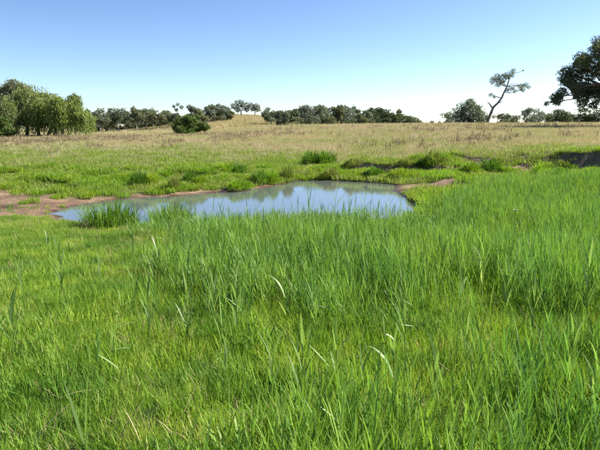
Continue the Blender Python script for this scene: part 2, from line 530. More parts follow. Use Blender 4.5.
gx = axis((-17, 19), -2500, 0.22, 2500, 1.085)
gy = axis((0, 40), -60, 0.2, 4500, 1.05)
GX, GY = np.meshgrid(gx, gy)
SDG = shore_sd(GX, GY)
GZ = height(GX, GY, SDG)
mudg = mud_mask(GX, GY, SDG)
GZ = GZ + mudg * (0.10 * (fbm(GX, GY, 0.8, 2, 41) - 0.5) - 0.05 * sstep(0.6, 0.75, vnoise(GX / 0.33, GY / 0.33, 43)))
slope = np.hypot(np.gradient(GZ, axis=0) / np.gradient(gy)[:, None], np.gradient(GZ, axis=1) / np.gradient(gx)[None, :])
ny, nx = GX.shape
idx = np.arange(nx * ny).reshape(ny, nx)
Q = np.stack([idx[:-1, :-1], idx[:-1, 1:], idx[1:, 1:], idx[1:, :-1]], -1).reshape(-1, 4)
me = mesh_from('ground', np.stack([GX, GY, GZ], -1), Q, ground_material(),
               {'mud': mudg, 'dry': dry_mask(GX, GY), 'earth': sstep(0.35, 0.8, slope) * (GY > 24) * (GY < 40),
                'wet': np.clip(1 - np.abs(SDG) / 0.35, 0, 1) + (SDG < 0)})
tag(link('ground', me), 'grassy paddock ground falling to the pond and rising behind it', 'ground', kind='structure')

wx = np.linspace(-13, 8.5, 60); wy = np.linspace(11.5, 30, 60)
WX, WY = np.meshgrid(wx, wy)
wi = np.arange(3600).reshape(60, 60)
WQ = np.stack([wi[:-1, :-1], wi[:-1, 1:], wi[1:, 1:], wi[1:, :-1]], -1).reshape(-1, 4)
wc = np.stack([(WX[:-1, :-1] + WX[1:, 1:]) / 2, (WY[:-1, :-1] + WY[1:, 1:]) / 2], -1).reshape(-1, 2)
keep = shore_sd(wc[:, 0], wc[:, 1]) < 0.7
me = mesh_from('water', np.stack([WX, WY, np.full_like(WX, ZW)], -1), WQ[keep], water_material())
tag(link('water', me), 'still pond water reflecting the blue sky', 'pond', kind='structure')


# ------------------------------------------------------------------ scattering
def proto_obj(me):
    return bpy.data.objects.new(me.name, me)          # never linked to the scene


def scatter(name, protos, P, rotz, scl, label, cat, tilt=0.12, zscl=None):
    """one object of plants spread over the ground by geometry nodes"""
    N = len(P)
    me = bpy.data.meshes.new(name + '_spots')
    me.vertices.add(N); me.vertices.foreach_set('co', np.asarray(P, np.float32).ravel())
    rot = np.stack([RNG.normal(0, tilt, N), RNG.normal(0, tilt, N), rotz], 1)
    zs = scl if zscl is None else zscl
    S = np.stack([scl, scl, zs], 1)
    for n, t, k, a in (('rot', 'FLOAT_VECTOR', 'vector', rot), ('scl', 'FLOAT_VECTOR', 'vector', S)):
        at = me.attributes.new(n, t, 'POINT'); at.data.foreach_set(k, a.astype(np.float32).ravel())
    at = me.attributes.new('idx', 'INT', 'POINT'); at.data.foreach_set('value', RNG.integers(0, len(protos), N).astype(np.int32))
    o = link(name, me)
    ng = bpy.data.node_groups.new(name, 'GeometryNodeTree')
    ng.interface.new_socket('Geometry', in_out='INPUT', socket_type='NodeSocketGeometry')
    ng.interface.new_socket('Geometry', in_out='OUTPUT', socket_type='NodeSocketGeometry')
    nd, lk = ng.nodes, ng.links
    gi = nd.new('NodeGroupInput'); go = nd.new('NodeGroupOutput')
    iop = nd.new('GeometryNodeInstanceOnPoints')
    g2i = nd.new('GeometryNodeGeometryToInstance')
    for p in protos:
        oi = nd.new('GeometryNodeObjectInfo'); oi.inputs['Object'].default_value = p
        lk.new(oi.outputs['Geometry'], g2i.inputs[0])

    def named(n, t):
        a = nd.new('GeometryNodeInputNamedAttribute'); a.data_type = t; a.inputs['Name'].default_value = n
        return a.outputs['Attribute']
    e2r = nd.new('FunctionNodeEulerToRotation')
    lk.new(named('rot', 'FLOAT_VECTOR'), e2r.inputs[0])
    lk.new(gi.outputs[0], iop.inputs['Points'])
    lk.new(g2i.outputs[0], iop.inputs['Instance'])
    iop.inputs['Pick Instance'].default_value = True
    lk.new(named('idx', 'INT'), iop.inputs['Instance Index'])
    lk.new(e2r.outputs[0], iop.inputs['Rotation'])
    lk.new(named('scl', 'FLOAT_VECTOR'), iop.inputs['Scale'])
    lk.new(iop.outputs[0], go.inputs[0])
    md = o.modifiers.new('scatter', 'NODES'); md.node_group = ng
    tag(o, label, cat, kind='stuff')
    return o


def fan(y0, y1, dens, margin=3.0, k=0.60, rng=RNG):
    """random points over the wedge of land the camera looks at, and some way past it on both sides"""
    hw = lambda y: k * np.maximum(y, 0) + margin
    c = 1 / math.sqrt(dens)                           # jittered cells, so that no bald holes are left by chance
    W = hw(y1)
    x, y = np.meshgrid(np.arange(-W, W, c), np.arange(y0, y1, c))
    x = x.ravel(); y = y.ravel()
    x = x + rng.uniform(-0.75, 0.75, len(x)) * c; y = y + rng.uniform(-0.75, 0.75, len(y)) * c
    m = np.abs(x) < hw(y)
    return x[m], y[m]


def U(a, b, n):
    return RNG.uniform(a, b, n)


def disc(n, R):
    a = U(0, 2 * math.pi, n); r = R * np.sqrt(RNG.random(n))
    return np.stack([r * np.cos(a), r * np.sin(a), np.zeros(n) - 0.02], 1)


def tuft(name, n, R, h0, h1, w0, w1, mat, lean=0.35, curve=0.9, seg=3, straw=0.0):
    L = U(h0, h1, n)
    g = Geo()
    v = RNG.random(n)
    g.add(*blades(disc(n, R), U(0, 6.28, n), L, np.abs(RNG.normal(0, lean, n)), U(0.1, curve, n), U(w0, w1, n), seg, U(-0.6, 0.6, n), v))
    return proto_obj(g.mesh(name, mat))


def reed_tuft(name, n, R, h0, h1, mat, leafL=(0.22, 0.42), lw=(0.006, 0.013)):
    g = Geo()
    B = disc(n, R)
    H = U(h0, h1, n)
    az = U(0, 6.28, n); t0 = np.abs(RNG.normal(0, 0.06, n))
    vv = RNG.random(n)
    g.add(*blades(B, az, H, t0, 0.12, 0.009, 3, U(-1, 1, n), vv * 0.8))
    for k in range(5):                                   # alternate leaves up each stem, steeper towards the top
        f = 0.28 + 0.17 * k + U(-0.05, 0.05, n)
        p = B + np.stack([np.sin(az) * np.sin(t0) * H * f, np.cos(az) * np.sin(t0) * H * f, H * f], 1)
        la = az + (k % 2) * math.pi + U(-0.7, 0.7, n)
        g.add(*blades(p, la, U(*leafL, n), U(0.10, 0.36, n) * (1.15 - 0.12 * k), U(0.0, 0.45, n), U(*lw, n), 3, U(-0.5, 0.5, n), np.clip(vv * 0.6 + U(0, 0.4, n), 0, 1)))
    return proto_obj(g.mesh(name, mat))


# masks that say where each kind of plant grows
def reed_mask(x, y, sd):
    n = fbm(x, y, 1.7, 3, 21)
    left = np.interp(y, [3, 6, 9, 12, 14, 16], [-0.2, -0.9, -1.8, -2.6, -3.2, -3.4])      # the bed's ragged left edge
    m = sstep(-0.9, 0.9, x - left + 1.6 * (n - 0.5))
    far = np.interp(x, [-4, 0, 3.2, 4.5, 7, 11, 14, 22], [14.0, 14.6, 15.2, 17.5, 21.0, 23.2, 24.2, 25])
    m = m * sstep(0.5, -0.5, y - far - (n - 0.5))
    m = m * np.clip(np.interp(y, [0, 2.5, 4.2, 6.0, 8.0], [0.10, 0.32, 0.42, 0.75, 1.0]) + np.interp(y, [0, 5, 9], [1.5, 1.2, 0.5]) * (fbm(x, y, 1.6, 2, 23) - 0.5) * 2, 0.02, 1) * np.where((x < 4) & (y > 12.3 + 0.25 * np.maximum(x, 0) + 1.2 * n), 0.3, 1.0)
    return m * np.where((sd < -0.7), 0, 1)


# short meadow grass, near
protos = [tuft('meadow_tuft', 110, 0.15, 0.05, 0.16 + 0.02 * q, 0.0035, 0.0085, M['meadow'], 0.30, 0.9) for q in range(6)]
x, y = fan(-1.5, 17.5, 85, 2.0)
sd = shore_sd(x, y); mu = mud_mask(x, y, sd)
n = fbm(x, y, 0.9, 3, 61)
k = (sd > 0.12) & (RNG.random(len(x)) > np.minimum(mu * 1.3, 0.95)) & (n > 0.05)
x, y, sd, n = x[k], y[k], sd[k], n[k]
scl = U(0.6, 1.15, len(x)) * (0.52 + 0.85 * fbm(x, y, 1.1, 2, 62)) * np.interp(y, [10, 13.5], [1.0, 0.7])
xt, yt = fan(-1.0, 14, 16, 2.0)
thatch = [tuft('thatch_tuft', 26, 0.2, 0.06, 0.22, 0.002, 0.005, M['straw'], 0.8, 1.0) for _ in range(3)]
k = (fbm(xt, yt, 1.1, 3, 65) + 0.08 * sstep(2, -4, xt) > 0.51) & (shore_sd(xt, yt) > 0.2)
xt, yt = xt[k], yt[k]
scatter('dead_grass', thatch, np.stack([xt, yt, height(xt, yt)], 1), U(0, 6.28, len(xt)), U(0.6, 1.1, len(xt)),
        'thin dead straw tangled low among the green meadow grass', 'dead grass')
scatter('meadow_grass', protos, np.stack([x, y, height(x, y, sd)], 1), U(0, 6.28, len(x)), scl,
        'short bright green meadow grass covering the foreground', 'grass')

# thin seeding stems standing over the turf
M['seed'] = leaf_mat('seed_head', [(0.0, (0.24, 0.26, 0.09)), (0.5, (0.40, 0.33, 0.17)), (1.0, (0.46, 0.32, 0.20))], trans=0.3, tint=(1, 0.95, 0.8))
protos = []
for _ in range(4):
    g = Geo()
    n = 7
    B = disc(n, 0.2); H = U(0.16, 0.36, n); az = U(0, 6.28, n); t0 = np.abs(RNG.normal(0, 0.16, n)); v = RNG.random(n)
    g.add(*blades(B, az, H, t0, 0.25, 0.0025, 3, U(-1, 1, n), v * 0.4, 1.0))
    for q in range(5):
        f = 0.72 + 0.075 * q
        p = B + np.stack([np.sin(az) * np.sin(t0 + 0.12 * f) * H * f, np.cos(az) * np.sin(t0 + 0.12 * f) * H * f, H * f * 0.985], 1)
        g.add(*blades(p, U(0, 6.28, n), U(0.018, 0.034, n), U(0.15, 0.6, n), 0.3, 0.005, 2, U(-1, 1, n), v))
    protos.append(proto_obj(g.mesh('seed_stems', M['seed'])))
xs, ys = fan(0.5, 16, 5, 2.0)
k = (RNG.random(len(xs)) < np.clip((fbm(xs, ys, 1.6, 3, 66) - 0.36) * 3, 0, 1) * (0.4 + 0.6 * sstep(3, -3, xs))) & (shore_sd(xs, ys) > 0.2)
xs, ys = xs[k], ys[k]
scatter('seeding_grass', protos, np.stack([xs, ys, height(xs, ys)], 1), U(0, 6.28, len(xs)), U(0.7, 1.2, len(xs)),
        'fine seeding grass stems standing over the foreground turf', 'grass')

# reed bed
protos = [reed_tuft('reed_tuft', 16, 0.26, 0.42, 0.80, M['reed']) for _ in range(6)]
x, y = fan(1.6, 26, 17, 2.5)
sd = shore_sd(x, y)
k = RNG.random(len(x)) < reed_mask(x, y, sd)
x, y, sd = x[k], y[k], sd[k]
zs = U(0.75, 1.15, len(x)) * np.interp(y, [2, 4, 6, 10, 14, 22], [0.46, 0.56, 0.62, 0.62, 0.60, 0.72]) * (0.62 + 0.75 * fbm(x, y, 1.3, 2, 77)) * np.where(x < 3.5, np.interp(y, [10.5, 12.5], [1.0, 0.78]), 1.0)
P = np.stack([x, y, np.maximum(height(x, y, sd), ZW - 0.3)], 1)
scatter('reed_bed', protos, P, U(0, 6.28, len(x)), U(0.7, 1.05, len(x)), 'dense bed of bright green reeds between the foreground and the pond', 'reeds', 0.07, zs)

# lush bank grass round the pond and over the green part of the paddock
protos = [tuft('bank_tuft', 90, 0.30, 0.08, 0.26, 0.010, 0.022, M['bank'], 0.4, 1.0) for _ in range(5)]
x, y = fan(15.5, 78, 15, 3.0)
sd = shore_sd(x, y); mu = mud_mask(x, y, sd); dr = dry_mask(x, y)
hh = height(x, y, sd)
sl = np.hypot(height(x + 0.15, y) - height(x - 0.15, y), height(x, y + 0.15) - height(x, y - 0.15)) / 0.3
k = (sd > 0.15) & (RNG.random(len(x)) > mu * 1.25) & (RNG.random(len(x)) > dr * 0.95 + 0.02) & (RNG.random(len(x)) > sstep(0.6, 1.2, sl) * 0.85)
x, y, hh = x[k], y[k], hh[k]
scl = U(0.6, 1.3, len(x)) * (0.5 + 0.9 * fbm(x, y, 2.0, 3, 63)) * np.interp(y, [16, 30, 80], [0.8, 1.0, 1.5])
scatter('bank_grass', protos, np.stack([x, y, hh], 1), U(0, 6.28, len(x)), scl, 'lush low green grass on the banks beyond the pond', 'grass')

protos = [tuft('lush_tuft', 110, 0.22, 0.10, 0.26, 0.010, 0.020, M['lush'], 0.45, 1.1) for _ in range(5)]
x, y = fan(15.5, 36, 34, 3.0)
sd = shore_sd(x, y); mu = mud_mask(x, y, sd)
nn = fbm(x, y, 1.5, 2, 16)
lim = np.interp(x, [-25, -12, -3, 4, 14], [25, 28, 32, 30.5, 28])
p = np.clip(0.25 + 2.4 * (nn - 0.38), 0, 1) * sstep(2.5, -2.5, y - lim - 3 * (fbm(x, y, 3, 2, 17) - 0.5))
sl = np.abs(height(x, y + 0.15) - height(x, y - 0.15)) / 0.3
k = (sl < 0.55) & (sd > 0.1) & (RNG.random(len(x)) < p) & (RNG.random(len(x)) > np.minimum(mu * 1.2, np.where(x > 3, 1.0, 0.97)))
x, y, sd, nn = x[k], y[k], sd[k], nn[k]
scatter('lush_bank_grass', protos, np.stack([x, y, height(x, y, sd)], 1), U(0, 6.28, len(x)), U(0.5, 1.1, len(x)) * (0.35 + 1.1 * nn),
        'bright green hummocky grass along the far water edge', 'grass')

# dry straw coloured grass
protos = [tuft('straw_tuft', 70, 0.45, 0.18, 0.50, 0.007, 0.016, M['dry'], 0.25, 1.1) for _ in range(5)]
x, y = fan(25, 104, 9, 4.0)
dr = dry_mask(x, y); sd = shore_sd(x, y)
k = (RNG.random(len(x)) < dr * 1.05) & (sd > 1)
x, y, sd = x[k], y[k], sd[k]
scl = U(0.55, 1.2, len(x)) * np.interp(y, [25, 40, 100], [0.55, 0.8, 1.25])
scatter('dry_grass', protos, np.stack([x, y, height(x, y, sd)], 1), U(0, 6.28, len(x)), scl, 'tall straw coloured dry grass over the rising paddock', 'grass')

# far slopes
protos = [tuft('hill_tuft', 60, 1.3, 0.3, 0.7, 0.04, 0.08, M['dry'], 0.3, 1.0, 2) for _ in range(3)]
x, y = fan(100, 260, 0.75, 10, 0.6)
scatter('hill_grass', protos, np.stack([x, y, height(x, y)], 1), U(0, 6.28, len(x)), U(0.7, 1.4, len(x)), 'yellowing grass over the distant slopes', 'grass')


# brown seeding weeds in a band on the left and along the crest on the right
def weed_mesh(name, n, R, h0, h1, mat):
    g = Geo()
    B = disc(n, R); H = U(h0, h1, n); az = U(0, 6.28, n); t0 = np.abs(RNG.normal(0, 0.1, n)); v = RNG.random(n)
    g.add(*blades(B, az, H, t0, 0.15, 0.022, 3, U(-1, 1, n), v))
    for k in range(7):
        f = 0.45 + 0.55 * k / 7
        p = B + np.stack([np.sin(az) * np.sin(t0) * H * f, np.cos(az) * np.sin(t0) * H * f, H * f], 1)
        g.add(*blades(p, U(0, 6.28, n), U(0.08, 0.2, n) * (1.3 - 0.6 * f), U(0.2, 0.7, n), 0.3, U(0.03, 0.05, n), 2, U(-1, 1, n), v))
    return g.mesh(name, mat)


protos = [proto_obj(weed_mesh('weed_clump', 12, 0.5, 0.35, 0.8, M['weed'])) for _ in range(4)]
x, y = fan(34, 100, 4.0, 4.0)
n = fbm(x, y, 6, 3, 71); n2 = fbm(x, y, 1.5, 2, 72)
mk = np.clip(2.2 * blob(x, y, -21, 66, 13, 11) + 1.6 * blob(x, y, -34, 62, 12, 9) + 0.45 * blob(x, y, 24, 70, 16, 14) + 0.2 * blob(x, y, 2, 72, 14, 8)
             + 0.5 * blob(x, y, 16, 43, 9, 5) + 0.35 * blob(x, y, -8, 47, 5, 4), 0, 1)
k = RNG.random(len(x)) < mk * np.clip((n - 0.38) * 3.2, 0, 1) * np.clip((n2 - 0.3) * 2.5, 0, 1)
x, y = x[k], y[k]
scatter('dry_weeds', protos, np.stack([x, y, height(x, y)], 1), U(0, 6.28, len(x)), U(0.5, 1.05, len(x)), 'brown seeding weeds in drifts across the far paddock', 'weeds')


# ------------------------------------------------------------------ trees
ORD = ['first', 'second', 'third', 'fourth', 'fifth', 'sixth', 'seventh', 'eighth', 'ninth', 'tenth', 'eleventh', 'twelfth', 'thirteenth', 'fourteenth', 'fifteenth', 'sixteenth',
       'seventeenth', 'eighteenth', 'nineteenth', 'twentieth'] + ['twenty-' + q for q in ('first', 'second', 'third', 'fourth', 'fifth', 'sixth', 'seventh', 'eighth', 'ninth')] + ['thirtieth', 'thirty-first', 'thirty-second']
def leaf_cards(C, size, aspect=0.45, droop=0.4):
    """little pointed leaf sprays, one quad each"""
    N = len(C)
    d = RNG.normal(size=(N, 3)); d[:, 2] -= droop
    d /= np.linalg.norm(d, axis=1)[:, None]
    s = np.cross(d, RNG.normal(size=(N, 3))); s /= np.linalg.norm(s, axis=1)[:, None] + 1e-9
    l = size * U(0.6, 1.3, N)[:, None]
    V = np.stack([C - d * l / 2, C + s * l * aspect / 2 - d * l * 0.05, C + d * l / 2, C - s * l * aspect / 2 - d * l * 0.05], 1)
    return V.reshape(-1, 3), np.arange(N * 4).reshape(-1, 4)


def clump_points(c, r, n, hollow=0.35):
    d = RNG.normal(size=(n, 3)); d /= np.linalg.norm(d, axis=1)[:, None]
    rr = (hollow + (1 - hollow) * RNG.random(n)) ** 0.6
    w = 1 + 0.35 * np.sin(d[:, 0] * 5 + c[0] * 3) * np.cos(d[:, 2] * 4 + c[2])
    return np.asarray(c) + d * np.asarray(r) * (rr * w)[:, None]


def crown_mesh(name, clumps, n, size, mat, aspect=0.45, droop=0.4):
    g = Geo()
    vol = np.array([np.mean(r) ** 2 for c, r in clumps]); vol = vol / vol.sum()
    for (c, r), f in zip(clumps, vol):
        m = max(8, int(n * f))
        C = clump_points(c, r, m)
        V, Qd = leaf_cards(C, size, aspect, droop)
        g.add(V, Qd, np.repeat(np.clip(RNG.random(m) * 0.75 + RNG.random() * 0.25, 0, 1), 4))
    return g.mesh(name, mat, smooth=False)


def trunk_mesh(name, stems, mat, n=7):
    g = Geo()
    for path, r in stems:
        V, Qd = tube(path, r, n)
        g.add(V, Qd, 0.5)
    return g.mesh(name, mat)


def simple_tree(H, W, mat, n=900, size=0.42, trunk_f=0.3, bark='bark', lobes=7, flat=0.8, lean=0.0, top=0.75, seed=None):
    """meshes of a tree H tall and W wide, foot at the origin: (trunk, crown)"""
    rng = np.random.default_rng(seed if seed is not None else RNG.integers(1e6))
    clumps = []
    n_l = lobes + int(rng.integers(0, 5))
    ph = rng.uniform(0, 6.28)
    for i in range(n_l):
        a = ph + i * 2.4 + rng.uniform(-0.8, 0.8)
        f = rng.random() ** (0.75 if top > 0.72 else 1.1)
        zr = trunk_f + (top + 0.06 - trunk_f) * f
        env = 0.45 + 0.75 * math.sin(math.pi * min(1, 0.25 + 0.6 * f))
        rr = W * 0.5 * env * rng.uniform(0.25, 0.85)
        s = W * rng.uniform(0.13, 0.27)
        clumps.append((np.array([rr * math.cos(a) + lean * zr * H, rr * math.sin(a), zr * H]), (s * 1.15, s, s * flat)))
    tx = W * rng.uniform(-0.22, 0.22)
    clumps.append((np.array([tx, 0, H * 0.86]), (W * rng.uniform(0.16, 0.26), W * 0.22, H * 0.12)))
    clumps.append((np.array([tx * 0.4, 0, H * (trunk_f + top) / 2]), (W * 0.3, W * 0.3, H * 0.2)))
    crown = crown_mesh('crown', clumps, int(n * 3.6), size * 0.76, mat, 0.6)
    fork = np.array([lean * H * trunk_f, 0, H * (trunk_f + 0.03)])
    r0 = max(0.07, H * 0.022)
    stems = [(bend_path((0, 0, -0.2), fork, 5, 0.04, rng), np.linspace(r0 * 1.25, r0 * 0.8, 5))]
    for c, r in clumps[:-1]:
        stems.append((bend_path(fork, c, 5, 0.08, rng), np.linspace(r0 * 0.4, r0 * 0.1, 5)))
    return trunk_mesh('trunk', stems, M[bark], 6), crown


def place_tree(name, meshes, x, y, label, cat='tree', group=None, rz=0.0, s=1.0, z=None):
    e = empty(name, (x, y, (hz(x, y) if z is None else z) - 0.05), rz, s)
    tag(e, label, cat, group)
    link('trunk', meshes[0], e); link('crown', meshes[1], e)
    return e


def spot(px, d):
    return (px - 300) / FPX * d * 1.0, d


def tree_px(name, px, top_row, d, wpx, mat, label, cat='tree', group=None, **kw):
    x, y = spot(px, d)
    z = hz(x, y)
    zt = EYE + d * (123.5 - top_row) / FPX
    H = max(1.0, zt - z); W = wpx / FPX * d * 0.98
    return place_tree(name, simple_tree(H, W, mat, **kw), x, y, label, cat, group)


# --- the pair of willows and their neighbours on the left
def willow(H, W, mat, n_str=520, clumps=None, seed=1, stems_at=((0, 0),)):
    rng = np.random.default_rng(seed)
    g = Geo(); stems = []
    cl = []
    for i in range(28):
        a = rng.uniform(0, 6.28); f = rng.random() ** 0.5
        r = W * 0.5 * f * 0.86
        z = H * (0.95 - 0.46 * f ** 2 * rng.uniform(0.5, 1.2)) - H * rng.uniform(0, 0.16)
        cl.append((np.array([r * math.cos(a), r * math.sin(a) * 0.8, z]), W * rng.uniform(0.09, 0.15)))
    for c, s in cl:
        m = int(n_str / 18)
        b = clump_points(c, (s, s, s * 0.7), m, 0.1)
        V, Qd = leaf_cards(clump_points(c, (s, s, s * 0.75), m * 3, 0.2), 0.42, 0.3, 1.2)
        g.add(V, Qd, np.repeat(np.clip(RNG.random(m * 3) * 0.8 + rng.random() * 0.2, 0, 1), 4))
        az = np.arctan2(b[:, 0], b[:, 1]) + U(-0.8, 0.8, m)
        Ls = np.minimum(U(0.35, 0.85, m) * H * 0.85, b[:, 2] * U(0.45, 0.93, m))
        # drooping strands hung with leaves
        for k in range(7):
            t = (k + U(0.1, 0.9, m)) / 7
            out = np.sin(np.minimum(t * 2.4, 1.57)) * 0.14 * Ls
            p = b + np.stack([np.sin(az) * out, np.cos(az) * out, -Ls * t + 0.3 * np.sin(t * 3)], 1)
            p += RNG.normal(0, 0.13, p.shape)
            V, Qd = leaf_cards(p, 0.46, 0.26, 2.6)
            g.add(V, Qd, np.repeat(np.clip(RNG.random(m) * 0.7 + 0.3 * rng.random(), 0, 1), 4))
    for sx, sy in stems_at:
        fork = np.array([sx * 0.7, sy, H * 0.26])
        stems.append((bend_path((sx, sy, -0.2), fork, 5, 0.06, rng), np.linspace(0.27, 0.18, 5)))
        for c, s in cl[::max(1, len(stems_at))]:
            stems.append((bend_path(fork, c, 6, 0.1, rng), np.linspace(0.12, 0.03, 6)))
    return trunk_mesh('trunk', stems, M['bark'], 8), g.mesh('crown', mat, smooth=False)


x, y = spot(36, 82)
place_tree('willow_tree', willow(6.9, 10.5, M['willow'], 950, seed=4, stems_at=((-1.0, 0), (0.6, 0.3))), x, y, 'broad drooping green willow in the middle of the left tree group')
x, y = spot(66.5, 80.5)
place_tree('willow_tree', willow(6.1, 9.2, M['willow_lit'], 900, seed=9, stems_at=((-1.5, 0), (-0.4, 0.4), (-2.4, 0.5))), x, y, 'yellow-green willow with foliage sweeping down to the ground on its right side')


def clumped_tree(name, px_clumps, d, trunk_px, foot_row_z, mat, n, size, label, cat='tree', bark='bark', trunk_r=0.25, depth=0.6, branches=True, stem_path=None, aspect=0.45, droop=0.5):
    """tree whose crown lobes stand at given bearings and heights, spread in depth"""
    x0, y0 = spot(trunk_px, d)
    z0 = hz(x0, y0) if foot_row_z is None else foot_row_z
    cl = []
    for (px, py, rpx) in px_clumps:
        r = rpx / FPX * d
        dy = RNG.uniform(-1, 1) * depth
        cl.append((np.array([(px - 300) / FPX * d - x0, dy, EYE + d * (123.5 - py) / FPX - z0]), (r * 1.22, r * 1.35, r * 1.02)))
    crown = crown_mesh('crown', cl, int(n * 2.2), size * 0.9, mat, aspect, droop)
    stems = []
    if stem_path is None:
        top = max(c[2] for c, r in cl) * 0.45
        fork = np.array([0.1, 0, top])
        stems.append((bend_path((0, 0, -0.3), fork, 6, 0.04), np.linspace(trunk_r * 1.3, trunk_r * 0.8, 6)))
        nodes = [fork]
    else:
        path = np.array([((a - 300) / FPX * d - x0, 0.15 * math.sin(i), EYE + d * (123.5 - b) / FPX - z0) for i, (a, b) in enumerate(stem_path)])
        stems.append((path, np.linspace(trunk_r * 1.3, trunk_r * 0.35, len(path))))
        nodes = list(path[len(path) // 3:])
    for c, r in cl:
        a = min(nodes, key=lambda q: np.linalg.norm(q - c) + max(0, q[2] - c[2]) * 0.6)
        stems.append((bend_path(a, c + (0, 0, r[2] * 0.2), 6, 0.09), np.linspace(trunk_r * 0.36, trunk_r * 0.08, 6)))
        for _ in range(6):
            q = c + RNG.normal(size=3) * np.array(r) * 0.6
            stems.append((bend_path(c, q, 4, 0.1), np.linspace(trunk_r * 0.14, trunk_r * 0.05, 4)))
    return place_tree(name, (trunk_mesh('trunk', stems, M[bark]), crown), x0, y0, label, cat, z=z0 + 0.05)


clumped_tree('tall_gum_tree', [(a, b + 4, c) for a, b, c in [(5, 92, 7), (13, 86, 6), (21, 84, 7), (29, 87, 6), (12, 97, 7), (22, 95, 8), (33, 95, 6), (3, 88, 4), (27, 102, 7), (15, 104, 6), (40, 97, 5), (48, 94, 5), (44, 103, 6), (20, 110, 8), (-5, 92, 6)]],
             90, 21, None, M['olive'], 3600, 0.42, 'tall olive green tree rising behind the willows at the left edge', depth=1.6)
tree_px('bush', 2, 116, 76, 26, M['shrub'], 'low dark green bush left of the willows', 'bush', n=1500, trunk_f=0.1, size=0.35, lobes=9, top=0.7)
tree_px('bush', -14, 112, 82, 30, M['willow'], 'bushy green shrub at the far left beside the willows', 'bush', n=1500, trunk_f=0.1, size=0.35, lobes=9, top=0.7)

# --- low treeline right of the willows
line = [(84, 109, 165, 16), (93, 108, 172, 15), (102, 108.5, 160, 16), (111, 110, 175, 14), (120, 107.5, 165, 17), (129, 109, 172, 14), (138, 107, 160, 16),
        (147, 107.5, 168, 17), (155, 110, 175, 14), (163, 112, 165, 14), (170, 111, 172, 14), (177, 112, 165, 14)]
for i, (px, top, d, w) in enumerate(line):
    tree_px('gum_tree', px + [0, -1.5, 1, 2][i % 4], top + [0, 1.5, -0.8, 1][i % 4], d, w * [1.3, 1.0, 1.2, 0.9, 1.4][i % 5], M['gum'] if i % 3 else M['olive'], f'{ORD[i]} gum from the left in the low treeline right of the willows', group='gums in the treeline right of the willows',
            n=800, size=0.55, trunk_f=0.34, bark='bark_pale', lobes=7)
# undergrowth row under the treeline
for i, (px, top) in enumerate([(86, 118), (97, 120), (109, 118), (121, 120), (134, 118.5), (147, 120), (160, 119), (172, 121)]):
    tree_px('understorey_bush', px, top, 182, 19, M['gum_dark'], f'{ORD[i]} dark bush from the left beneath the low treeline', 'bush', group='bushes beneath the low treeline', n=600, size=0.5, trunk_f=0.08, lobes=6, top=0.7)

clumped_tree('slender_tree', [(180, 105, 1.6), (176.5, 107, 1.5), (184, 108, 1.8), (178.5, 110.5, 1.6)], 190, 179.5, None, M['gum_blue'], 220, 0.45,
             'thin spindly tree poking above the treeline left of the round shrub', trunk_r=0.12, depth=0.5)
mid = [(193, 105, 172, 15), (202, 108, 168, 14), (209, 106.5, 176, 14), (216, 104.5, 182, 16), (223, 104, 184, 15), (229, 107.5, 186, 9)]
for i, (px, top, d, w) in enumerate(mid):
    tree_px('grey_gum_tree', px, top, d, w * 1.1, M['olive'] if i % 2 else M['gum_blue'], f'{ORD[i]} grey-olive tree from the left in the clump above the round shrub', group='trees in the clump behind the round shrub',
            n=1000, size=0.5, trunk_f=0.12, lobes=8)
clumped_tree('hilltop_gum_tree', [(236, 107, 3.5), (241, 104.5, 4), (246, 106.5, 4), (239, 110, 3), (248, 110, 2.5)], 215, 242, None, M['gum_blue'], 800, 0.55, 'left and wider of the two gums on the hilltop', bark='bark_pale', trunk_r=0.22, depth=1.2)
clumped_tree('hilltop_gum_tree', [(252, 106.5, 3), (257, 107, 3.2), (259, 110, 2.5), (254, 110, 2)], 215, 255.5, None, M['gum_blue'], 560, 0.55, 'right and smaller of the two gums on the hilltop', bark='bark_pale', trunk_r=0.2, depth=1.2)

x, y = spot(189, 86)
tree_px('round_shrub', 186, 115, 86, 24, M['shrub'], 'dense round dark green shrub standing alone in the paddock', 'shrub', n=3200, size=0.27, trunk_f=0.08, lobes=11, top=0.72)
tree_px('round_shrub', 197, 114, 87, 20, M['shrub'], 'brighter green shrub fused to the right of the lone round shrub', 'shrub', n=2600, size=0.27, trunk_f=0.1, lobes=10, top=0.74)

# --- trees behind the crest, middle
tree_px('round_gum_tree', 271.5, 107.5, 175, 17, M['gum'], 'small round gum alone on the slope right of the hilltop pair', n=900, size=0.5, trunk_f=0.2)
tree_px('round_gum_tree', 283, 110, 128, 17, M['gum'], 'rounded grey-green tree at the left end of the crest trees', n=1300, size=0.4, trunk_f=0.1, lobes=9)
crest = [(293, 108, 132, 15), (300, 106.5, 140, 16), (309, 105, 135, 16), (318, 104, 140, 17), (327, 103.5, 145, 16), (336, 104.5, 138, 16), (345, 104, 142, 16), (354, 106, 150, 13),
         (362, 109, 130, 14), (371, 105.5, 135, 17), (379, 107, 140, 15), (387, 110, 128, 15), (395, 109.5, 130, 14)]
for i, (px, top, d, w) in enumerate(crest):
    tree_px('crest_gum_tree', px + [0, 1.5, -1, 2, -2][i % 5], top + [0, 1.5, -0.5, 0.5, 2][i % 5], d, w * [1.25, 0.95, 1.4, 1.1][i % 4], [M['gum'], M['olive'], M['gum_blue'], M['gum']][i % 4] if i < 9 else M['gum_dark'],
            f'{ORD[i]} gum from the left in the row behind the crest of the paddock', group='gums in the row behind the crest', n=1000, size=0.42, trunk_f=0.15, lobes=9)
